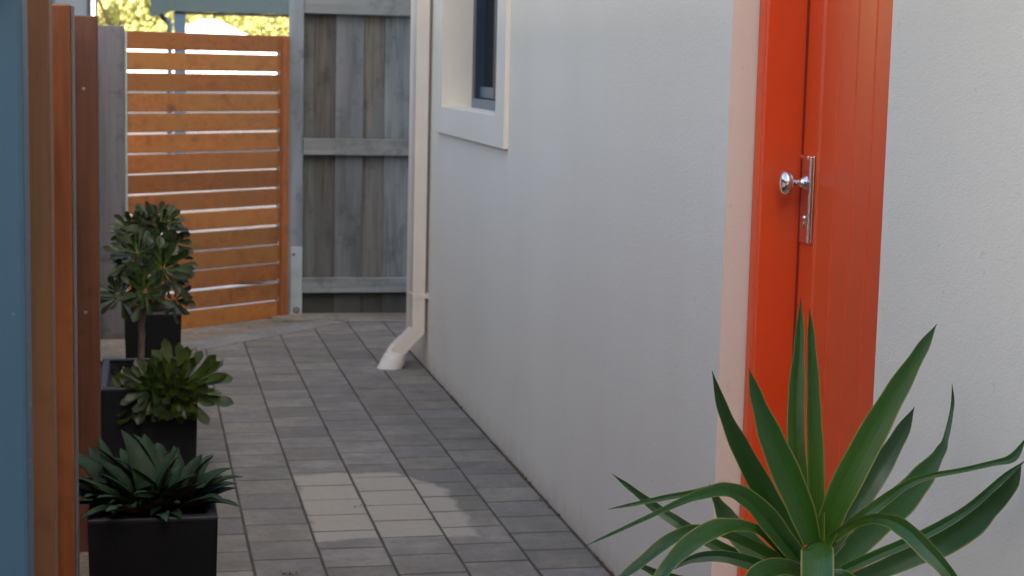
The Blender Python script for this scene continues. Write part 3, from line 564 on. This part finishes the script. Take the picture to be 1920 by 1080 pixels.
# ================================================================== LEFT SCREEN AND BLUE PANEL
def post(name, label, x0, x1, y0, y1, z1, mat, side=None):
    t = thing(name, label, 'fence post', ((x0+x1)/2, (y0+y1)/2, 0), 'stained timber posts along the left of the path')
    MB().box(x0, x1, y0, y1, -.05, z1, .003, col=(.5, .5, .5)).build('shaft', mat, t)
    if side: MB().box(x1+.0005, x1+.0045, y0+.012, y1, -.05, z1-.002, .001).build('edge_strip', side, t)
    for z in ((.69, 1.34) if y0 > 5 else ()):
        s = MB(); s.lathe((x0+.034, y0, z), (0, -1, 0), [(0, .005), (.0012, .005), (.0016, .003), (.0017, 0)], 10); s.build('screw', SCREW, t)
    return t
post('fence_post', 'faded brown timber post next to the blue panel', -.200, -.1295, 2.60, 2.70, 1.545, STAIN_OLD)
post('fence_post', 'bright orange timber post, middle of the three at the left', -.205, -.1295, 3.36, 3.46, 1.530, STAIN_V, GREY_DK)
post('fence_post', 'dark red brown timber post just before the grey gate post', -.198, -.1245, 5.187, 5.29, 1.548, wood('dark stained timber', 2, (.042, .014, .007), (.105, .032, .012), (.03, .01, .006), .5, .8, None, .1, .0006, (.32, .62)))
sc = thing('slat_screen', 'stained horizontal slats fixed behind the left timber posts', 'screen', (-.23, 4, 0))
m = MB()
for k in range(15): m.box(-.226, -.2065, 2.62, 5.285, 1.50-.1*k-.082, 1.50-.1*k, .002, jit=.001)
m.build('slats', wood('stained timber, grain along', 1, (.15, .04, .012), (.40, .11, .03), (.05, .015, .008), .45, 1), sc)
bf = thing('boundary_fence', 'grey paling fence behind the planters on the left boundary', 'fence', (-.34, 7.2, 0))
m = MB(); y = 5.32
while y < 8.95: m.box(-.35, -.334, y, y+.145, -.02, 1.5, .002, jit=.001); y += .15
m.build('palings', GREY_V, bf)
bp = thing('blue_panel', 'smooth blue painted panel with white paint specks at the left edge', 'panel', (-.4, 2.16, 0))
MB().box(-.95, -.1345, 2.10, 2.205, -.05, 2.3, .006).build('panel', BLUE, bp)
MB().box(-.28, -.158, 2.07, 2.0985, 1.500, 1.75, .004).build('meter_box', NAVY, bp)

# ================================================================== PLANTERS
def planter(label, x0, x1, y0, y1, h, wall=.026):
    t = thing('planter_box', label, 'planter', ((x0+x1)/2, (y0+y1)/2, 0), 'black square planters along the left of the path')
    i0, i1, j0, j1 = x0+wall, x1-wall, y0+wall, y1-wall
    tp = .008
    m = MB()
    vs = [(x0+tp, y0+tp, 0), (x1-tp, y0+tp, 0), (x1-tp, y1-tp, 0), (x0+tp, y1-tp, 0), (x0, y0, h-.012), (x1, y0, h-.012), (x1, y1, h-.012), (x0, y1, h-.012)]
    m.add(vs, [(0, 1, 5, 4), (1, 2, 6, 5), (2, 3, 7, 6), (3, 0, 4, 7), (3, 2, 1, 0)]); m.build('body', BLACKPOT, t)
    m = MB()
    m.box(x0-.001, x1+.001, y0-.001, j0, h-.0125, h, .004); m.box(x0-.001, x1+.001, j1, y1+.001, h-.0125, h, .004)
    m.box(x0-.0005, i0, j0+.0005, j1-.0005, h-.012, h-.0003, .004); m.box(i1, x1+.0005, j0+.0005, j1-.0005, h-.012, h-.0003, .004)
    for a in ((i0, i0+.002, j0, j1), (i1-.002, i1, j0, j1), (i0+.002, i1-.002, j0, j0+.002), (i0+.002, i1-.002, j1-.002, j1)):
        m.box(a[0], a[1], a[2], a[3], h-.09, h-.0125, 0)
    m.build('rim', POTRIM, t)
    m = MB(); n = 14; vs = []; fs = []
    for a in range(n+1):
        for b in range(n+1): vs.append((i0+(i1-i0)*a/n, j0+(j1-j0)*b/n, h-.05+random.gauss(0, .004)))
    for a in range(n):
        for b in range(n): k = a*(n+1)+b; fs.append((k, k+n+1, k+n+2, k+1))
    m.add(vs, fs, smooth=False); m.build('soil', SOIL, t)
    return t
planter('black planter box nearest the camera filled with low lance leaved plants', -.129, .172, 4.085, 4.385, .36)
planter('long black planter box holding the aeoniums behind the nearest planter', -.142, .176, 5.74, 6.32, .36)
planter('farthest black planter box standing in front of the orange gate', -.077, .160, 7.44, 7.68, .36)
m = MB()
for q in range(9): m.lathe((-.09+random.uniform(-.015, .10), 5.85+random.uniform(0, .1), .318), (0, 0, 1), [(0, .006), (.006, .012), (.012, .006), (.014, 0)], 8)
tag(m.build('white_pebbles', WHITE), 'few white pebbles on the soil of the long planter', 'pebbles', kind='stuff')

# ------------------------------------------------------------------ plants
def blade(mb, base, d, side, up, L, prof, curve, cup=0.0, thick=0, rnd=None, K=10, und=None):
    """One leaf: base point, direction d, side vector, up vector, length, width profile, downward/upward curve."""
    rnd = random.random() if rnd is None else rnd
    d, side, up = V(d).normalized(), V(side).normalized(), V(up).normalized()
    vs = []; cs = []; fs = []; p = V(base); n = K
    for i in range(n+1):
        t = i/n; ang = curve*t*t
        pos = V(base) + d*(L*t*math.cos(ang*.6)) + up*(-L*t*math.sin(ang*.6))
        w = prof(t)
        upl = up*math.cos(ang) + d*math.sin(ang)
        for s in (-1, -.5, 0, .5, 1):
            vs.append(pos + side*(w*s) + upl*(cup*w*s*s)); cs.append((t, rnd, s*.5+.5))
    for i in range(n):
        for k in range(4): a = 5*i+k; fs.append((a, a+1, a+6, a+5))
    mb.add(vs, fs, smooth=True, vcol=cs)
    if und is not None:
        nv = (up*-.0014)
        und.add([q + nv for q in vs], [f[::-1] for f in fs], smooth=True, vcol=cs)

spat = lambda wmax: (lambda t: wmax*(.22+.78*min(1, (t/.78))**1.5)*(1 if t < .8 else max(.05, math.sqrt(max(0, 1-((t-.8)/.2)**2)))))
lance = lambda wmax: (lambda t: wmax*max(.03, (math.sin(math.pi*min(1, .16+.84*t)))**.75))

def rosette(name, c, axis, Rr, n, mat, parent, wid=.16, open_=88, rng=None):
    rng = rng or random
    axis = V(axis).normalized(); a = axis.orthogonal().normalized(); b = axis.cross(a)
    m = MB()
    for i in range(n):
        f = (i+.5)/n; ph = i*2.39996 + rng.uniform(-.2, .2)
        el = R(90 - open_*f**.6 + rng.uniform(-7, 7))
        L = Rr*(.34+.66*f**.55)*rng.uniform(.85, 1.1)
        rad = a*math.cos(ph) + b*math.sin(ph)
        d = rad*math.cos(el) + axis*math.sin(el); up = axis*math.cos(el) - rad*math.sin(el); side = d.cross(up)
        blade(m, V(c) + rad*(.006+.012*f) - axis*(.03*f), d, side, up, L, spat(L*wid*rng.uniform(.9, 1.15)), R(rng.uniform(-24, 10)), .22, rnd=rng.random())
    return m.build(name, mat, parent)

ae = thing('tree_aeonium', 'branching dark purple green aeonium on a bare stem in the long planter', 'succulent', (-.01, 6.2, .31))
def stemtube(par, pts, r0, r1, nm='stem'):
    P, ts = catmull(pts, 5); n = len(P)
    MB().tube([p + V((random.gauss(0, .0012), random.gauss(0, .0012), 0)) for p in P], [r0+(r1-r0)*i/(n-1) for i in range(n)], 9).build(nm, STEM, par)
stemtube(ae, [(-.012, 6.2, .305), (-.006, 6.2, .40), (-.004, 6.2, .50), (.005, 6.2, .56)], .0125, .011)
import_rng = random.Random(21)
heads = [  # centre, axis, radius, leaves
 ((-.019, 6.15, .755), (-.15, -.55, .8), .105, 44), ((.078, 6.10, .700), (.3, -.85, .45), .112, 46), ((.006, 6.05, .625), (-.05, -.85, .5), .092, 44),
 ((-.09, 6.12, .608), (-.5, -.7, .55), .082, 40), ((.122, 6.18, .570), (.65, -.55, .1), .078, 34), ((-.06, 6.25, .690), (-.8, -.1, .5), .10, 38),
 ((.06, 6.30, .745), (.2, .5, .8), .105, 34), ((.12, 6.25, .65), (.9, .0, .3), .09, 30)]
for c, a, r, n in heads:
    c = (c[0], c[1], c[2]+.016)
    stemtube(ae, [(.005, 6.2, .555), tuple(V((.005, 6.2, .555)).lerp(V(c), .5) + V((0, 0, -.015))), tuple(V(c) - V(a).normalized()*.012)], .010, .008, 'branch')
    rosette('rosette', c, a, r*1.04, int(n*.72), AEO, ae, .15, 96, import_rng)
a2 = thing('tree_aeonium', 'tall purple aeonium above the farthest black planter box', 'succulent', (.05, 7.55, .31))
stemtube(a2, [(.05, 7.56, .30), (.045, 7.56, .5), (.05, 7.56, .60)], .013, .011)
for c, a, r, n in [((.078, 7.50, .742), (.3, -.6, .75), .125, 46), ((-.049, 7.52, .705), (-.5, -.6, .6), .115, 42), ((.128, 7.50, .665), (.6, -.6, .3), .105, 40), ((.015, 7.6, .745), (-.2, .2, .95), .11, 36), ((.04, 7.46, .64), (0, -.9, .2), .10, 36), ((-.06, 7.5, .60), (-.5, -.7, .0), .09, 30)]:
    stemtube(a2, [(.05, 7.56, .595), tuple(V((.05, 7.56, .595)).lerp(V(c), .5) + V((0, 0, -.02))), tuple(V(c) - V(a).normalized()*.012)], .010, .008, 'branch')
    rosette('rosette', c, a, r, int(n*.75), AEO, a2, .15, 96, import_rng)
a3 = thing('green_aeonium', 'large green aeonium rosette with spoon shaped leaves leaning over the path', 'succulent', (.08, 5.86, .31))
stemtube(a3, [(.06, 5.88, .30), (.075, 5.85, .34), (.10, 5.80, .375)], .016, .014)
rosette('rosette', (.122, 5.775, .368), (.12, -.68, .74), .168, 64, AEO_G, a3, .125, 96, import_rng)
stemtube(a3, [(.06, 5.88, .31), (.0, 5.84, .325), (-.03, 5.82, .33)], .012, .010, 'branch')
rosette('rosette', (-.03, 5.80, .335), (-.35, -.45, .7), .125, 40, AEO_G, a3, .16, 96, import_rng)

stemtube(a3, [(.06, 5.86, .31), (.05, 5.78, .36), (.03, 5.735, .365)], .011, .009, 'branch')
rosette('rosette', (.02, 5.715, .362), (-.25, -.85, .35), .115, 36, AEO, a3, .15, 96, import_rng)
stemtube(a3, [(.07, 5.86, .31), (.10, 5.77, .345), (.10, 5.735, .345)], .011, .009, 'branch')
rosette('rosette', (.105, 5.715, .335), (.15, -.95, .0), .105, 30, AEO_G, a3, .15, 96, import_rng)

# lance leaved plants in the nearest planter
rh = random.Random(5)
lp = [((.015, 4.20, .312), 30, .275), ((.085, 4.25, .312), 24, .27), ((-.055, 4.27, .312), 24, .265), ((.04, 4.32, .312), 18, .26)]
lab = ['front clump of green lance leaves with purple undersides in the nearest planter', 'right clump of lance leaves hanging over the nearest planter rim', 'left clump of lance leaves beside the dark post', 'rear clump of lance leaves below the green aeonium']
for (c, n, L0), lb in zip(lp, lab):
    t = thing('lance_leaf_plant', lb, 'plant', c, 'lance leaved plants in the nearest planter')
    top = MB(); und = MB()
    for i in range(n):
        f = (i+.5)/n; ph = i*2.39996 + rh.uniform(-.3, .3)
        el = R((80 - 62*f**.75)*(1 - .55*max(0, -math.sin(ph))) + rh.uniform(-8, 8)); L = L0*(.72+.28*f)*rh.uniform(.75, 1.1)
        el = max(el, R(27)); L *= 1 - .28*max(0, math.cos(ph)) - .15*max(0, -math.sin(ph)); rad = V((math.cos(ph), math.sin(ph), 0)); d = rad*math.cos(el) + V((0, 0, math.sin(el)))
        up = V((0, 0, math.cos(el))) - rad*math.sin(el)
        blade(top, V(c) + rad*.012 + V((0, 0, .012+.02*(1-f))), d, d.cross(up), up, L, lance((.026)*rh.uniform(.8, 1.15)), R(rh.uniform(3, 30)), .35, rnd=rh.random(), und=und)
    top.build('leaves', RHO, t); und.build('leaf_undersides', RHO_U, t)

# sword leaved plant by the door
YB = V((.985, 2.38, 0))
yu = thing('sword_leaf_plant', 'spiky green sword leaved yucca in front of the orange red door', 'plant', (YB.x, YB.y, .36))
SHADE_TINT = [1.0, .9, .6, .18, .8, .12, .3, .6, .35, .22, .9, .5, .6, .15, .2, .5, .65, .12, .2, .45, .6, .3, .4]  # leaf colour variety, with rear leaves painted darker for their shade
for li, (fold, rows) in enumerate(YUCCA):
    P, ts = catmull([YB + V(r[:3]) for r in rows], 6)
    m = MB(); vs = []; cs = []; fs = []; N = len(P); rn = SHADE_TINT[li % len(SHADE_TINT)]
    for i, (p, t) in enumerate(zip(P, ts)):
        k = min(int(t), len(rows)-2); u = t-k; u = u*u*(3-2*u)
        sd = V(rows[k][3:6]).lerp(V(rows[k+1][3:6]), u).normalized(); hw = rows[k][6]*(1-u) + rows[k+1][6]*u
        tg = (P[min(i+1, N-1)] - P[max(i-1, 0)]).normalized(); nr = sd.cross(tg)
        if nr.y > 0: nr = -nr
        tt = i/(N-1)
        for s in (-1, -.93, -.5, 0, .5, .93, 1):
            vs.append(p + sd*hw*s + nr*(fold*hw*(abs(s)-.5)*2.4)); cs.append((tt, rn, s*.5+.5))
    for i in range(N-1):
        for k in range(6): a = 7*i+k; fs.append((a, a+1, a+8, a+7))
    m.add(vs, fs, smooth=True, vcol=cs); m.build('leaf', YUC, yu)
m = MB(); m.tube([YB+V((0, 0, .34)), YB+V((.004, 0, .5)), YB+V((0, 0, .64)), YB+V((0, 0, .71))], [.034, .03, .032, .02], 14); m.build('trunk', BARK, yu)
yp = thing('plant_pot', 'round grey pot standing on the paving below the sword leaved plant', 'pot', tuple(YB))
m = MB(); m.lathe(YB, (0, 0, 1), [(0, .11), (.02, .115), (.30, .165), (.35, .172), (.365, .175), (.385, .172), (.386, .155), (.35, .15), (.34, .0)], 32); m.build('body', POTCLAY, yp)

# weeds and crumbs in the gap at the foot of the wall
m = MB(); wr = random.Random(3)
for i in range(240):
    y = wr.choice([wr.uniform(4.3, 8.6), wr.gauss(4.75, .08), wr.gauss(5.9, .06), wr.gauss(7.25, .05), wr.gauss(6.2, .1)]); s = wr.uniform(.002, .007)
    m.lathe((1.309-abs(wr.gauss(0, .004)), y, -.002), (wr.uniform(-.3, .3), wr.uniform(-.3, .3), 1), [(0, s*.6), (s*.5, s), (s, s*.5), (s*1.15, 0)], 5)
tag(m.build('joint_debris', DRY), 'dry leaf crumbs along the foot of the rendered wall', 'debris', kind='stuff')
m = MB()
for y0, x0, n in ((4.78, .40, 14), (4.74, .38, 8), (5.50, 1.300, 5), (5.50, .693, 6), (4.68, .50, 8)):
    for i in range(n):
        ph = wr.uniform(0, 6.28); el = R(wr.uniform(20, 75)); d = V((math.cos(ph)*math.cos(el), math.sin(ph)*math.cos(el), math.sin(el)))
        up = V((0, 0, 1)); side = d.cross(up); blade(m, (x0+wr.gauss(0, .018), y0+wr.gauss(0, .006), -.002), d, side, side.cross(d), wr.uniform(.008, .022), lance(.0022), .4, .2, K=3)
tag(m.build('joint_weeds', WEEDM), 'tiny weeds growing in the paver joints', 'weeds', kind='stuff')

# ================================================================== BACKGROUND
sh = thing('patio_shelter', 'blue steel shelter with grey blue fascia beyond the gate', 'shelter', (.5, 25, 0))
MB().box(.446, .602, 25.0, 25.16, -.05, 2.052, .006).build('post', BLUEMETAL, sh)
MB().box(4.3, 4.46, 25.0, 25.16, -.05, 2.052, .006).build('post', BLUEMETAL, sh)
MB().box(.44, 4.6, 24.955, 24.998, 2.054, 2.42, .004).build('fascia', FASCIA, sh)
m = MB(); m.add([(.438, 24.955, 2.062), (.438, 24.998, 2.062), (.438, 24.998, 2.40), (.438, 24.955, 2.40), (.112, 24.2, 1.955), (.155, 24.2, 1.955), (.155, 24.2, 2.29), (.112, 24.2, 2.29)],
                [(0, 4, 7, 3), (1, 2, 6, 5), (0, 1, 5, 4), (3, 7, 6, 2), (4, 5, 6, 7), (0, 3, 2, 1)]); m.build('side_fascia', FASCIA, sh)
MB().box(.44, 4.6, 25.0, 28.0, 2.30, 2.36, 0).build('roof', SOFFIT, sh)
MB().box(.605, 4.29, 25.0, 25.09, 2.015, 2.052, 0).build('soffit_beam', SOFFIT, sh)
m = MB(); m.tube([(.262, 25.05, 2.25), (.262, 25.05, 2.01), (.30, 25.05, 1.95), (.38, 25.05, 1.91), (.382, 25.05, 1.85), (.382, 25.05, 0)], .036, 10); m.build('downpipe', BLUEMETAL, sh)
nb = thing('navy_building', 'dark navy building wall behind the stained posts at the top left', 'building', (-2, 18, 0))
MB().box(-4.5, -.495, 18.0, 21.0, -.05, 3.2, .01).build('wall', NAVY, nb)
MB().box(-.86, -.832, 17.97, 17.998, -.05, 3.2, .004).build('corner_trim', BLUEMETAL, nb)
wp = thing('white_pole', 'slim white pole beside the navy building', 'pole', (-.475, 20.0, 0))
MB().tube([(-.472, 17.94, -.05), (-.472, 17.94, 3.4)], .019, 12).build('shaft', WHITE, wp)
MB().lathe((-.472, 17.94, 3.4), (0, 0, 1), [(0, .028), (.02, .028), (.035, .012), (.04, 0)], 12).build('cap', WHITE, wp)
wh = thing('white_roofed_house', 'low white house with a white hipped roof in front of the trees', 'house', (1.66, 46, 0))
MB().box(-4.0, 5.2, 44.0, 48.0, -.05, 1.86, .01).build('wall', WHITE, wh)
MB().box(-4.05, 5.25, 43.9, 43.998, -.05, .74, .01).build('plinth', SOFFIT, wh)
m = MB(); m.add([(.55, 43.8, 1.9), (2.75, 43.8, 1.9), (2.75, 46.4, 1.9), (.55, 46.4, 1.9), (1.45, 45, 2.36), (1.85, 45, 2.36)], [(0, 1, 5, 4), (1, 2, 5), (2, 3, 4, 5), (3, 0, 4), (3, 2, 1, 0)]); m.build('roof', ROOFW, wh)

tr = random.Random(11)
def tree(name, label, cat, x, y, rx, rz, zc, nleaf, trunk=True, size=.10):
    t = thing(name, label, cat, (x, y, 0), 'sunlit trees beyond the gate')
    m = MB(); clumps = [(V((tr.gauss(0, .5)*rx, tr.gauss(0, .5)*rx, zc + tr.uniform(-.8, .8)*rz)), tr.uniform(.22, .42)*min(rx, rz)) for _ in range(26)]
    for i in range(nleaf):
        c, r = tr.choice(clumps)
        d = V((tr.gauss(0, 1), tr.gauss(0, 1), tr.gauss(0, 1))).normalized(); p = V((x, y, 0)) + c + d*r*tr.uniform(.55, 1.05)
        if p.z < .05: continue
        a = (d*.7+V((tr.gauss(0, .6), tr.gauss(0, .6), tr.gauss(0, .6)))).normalized(); u = a.orthogonal().normalized(); w = a.cross(u); s = size*tr.uniform(.6, 1.3)
        q = tr.random()
        m.add([p-u*s, p+w*s*.5, p+u*s, p-w*s*.5], [(0, 1, 2, 3)], vcol=[(q, tr.random(), 0)]*4)
    m.build('crown', TREELEAF, t)
    b = MB(); b.tube([(x, y, -.05), (x+.05, y, zc*.5), (x, y, zc)], [.16, .12, .06], 8)
    for k in range(3):
        c, r = clumps[k]; b.tube([(x, y, zc*.55), tuple(V((x, y, 0)) + c*.6 + V((0, 0, zc*.2))), tuple(V((x, y, 0)) + c)], [.07, .05, .02], 6)
    b.build('trunk', BARK, t)
for a in [('leafy_tree', 'yellow green tree between the white pole and the blue shelter', 'tree', -.55, 50, 1.7, 2.2, 2.6, 7000),
          ('leafy_tree', 'pale yellow green tree directly left of the shelter fascia', 'tree', .75, 53, 1.5, 2.1, 2.5, 6000),
          ('leafy_tree', 'tree standing behind the white hipped roof', 'tree', 2.3, 56, 1.6, 2.0, 2.5, 6000),
          ('leafy_tree', 'tree under the right end of the shelter fascia', 'tree', 4.3, 57, 1.8, 2.2, 2.6, 7000),
          ('leafy_tree', 'tree behind the navy building', 'tree', -2.6, 54, 1.8, 2.3, 2.7, 5000),
          ('round_shrub', 'round pale shrub right next to the white roof', 'shrub', 2.85, 49.5, .55, .65, 1.7, 2600),
          ('round_shrub', 'middle round shrub right of the white roof', 'shrub', 3.55, 49.8, .55, .65, 1.65, 2600),
          ('round_shrub', 'round shrub against the grey fence post', 'shrub', 4.2, 50.0, .55, .6, 1.65, 2600)]: tree(*a)
hl = MB(); vs = []; fs = []; nx, ny = 60, 16
for j in range(ny+1):
    for i in range(nx+1):
        x = -60+120*i/nx; y = 62+60*j/ny; vs.append((x, y, -.2 + 16*(1-math.exp(-j/6)) + 1.6*noise.noise(V((x*.08, y*.08, 0)))*min(1, j/3)))
for j in range(ny):
    for i in range(nx): k = j*(nx+1)+i; fs.append((k, k+1, k+nx+2, k+nx+1))
hl.add(vs, fs, smooth=True); tag(hl.build('hill', HILL), kind='structure')

# ================================================================== CAMERA, LIGHT, WORLD
f, pitch, roll, yaw, H = 3268.2, .128115, .0228906, .210456, 1.44
cy, sy, cp, sp = math.cos(yaw), math.sin(yaw), math.cos(pitch), math.sin(pitch)
fwd = V((sy*cp, cy*cp, -sp)); right = V((cy, -sy, 0)); up = right.cross(fwd)
r2 = right*math.cos(roll) + up*math.sin(roll); u2 = up*math.cos(roll) - right*math.sin(roll)
cam = bpy.data.cameras.new('camera'); co = bpy.data.objects.new('camera', cam); COL.objects.link(co)
M = Matrix((r2, u2, -fwd)).transposed().to_4x4(); M.translation = V((0, 0, H)); co.matrix_world = M
cam.sensor_width = 36; cam.lens = f/1920*36; cam.clip_end = 1000; cam.clip_start = .05
cam.dof.use_dof = True; cam.dof.focus_distance = 3.0; cam.dof.aperture_fstop = 11
S.camera = co

AZ, EL = R(148), R(40)
w = bpy.data.worlds.new('World'); S.world = w; w.use_nodes = True
nt = w.node_tree; sk = nt.nodes.new('ShaderNodeTexSky'); sk.sky_type = 'NISHITA'; sk.sun_disc = False
sk.sun_elevation = EL; sk.sun_rotation = AZ; sk.air_density = 1.0; sk.dust_density = 9.0; sk.ozone_density = 0.6
nt.links.new(sk.outputs[0], nt.nodes['Background'].inputs[0]); nt.nodes['Background'].inputs[1].default_value = .11
sd = V((math.sin(AZ)*math.cos(EL), math.cos(AZ)*math.cos(EL), math.sin(EL)))
sun = bpy.data.lights.new('sun', 'SUN'); sun.energy = 3.2; sun.angle = R(.5); sun.color = (1, .93, .82)
so = bpy.data.objects.new('sun', sun); COL.objects.link(so); so.rotation_euler = sd.to_track_quat('Z', 'Y').to_euler(); so.location = (6, -6, 9)
S.view_settings.view_transform = 'Standard'; S.view_settings.look = 'None'; S.view_settings.gamma = 1.0
S.view_settings.exposure = 2.28
for o in list(S.objects):
    if '_o' in o.keys(): del o['_o']
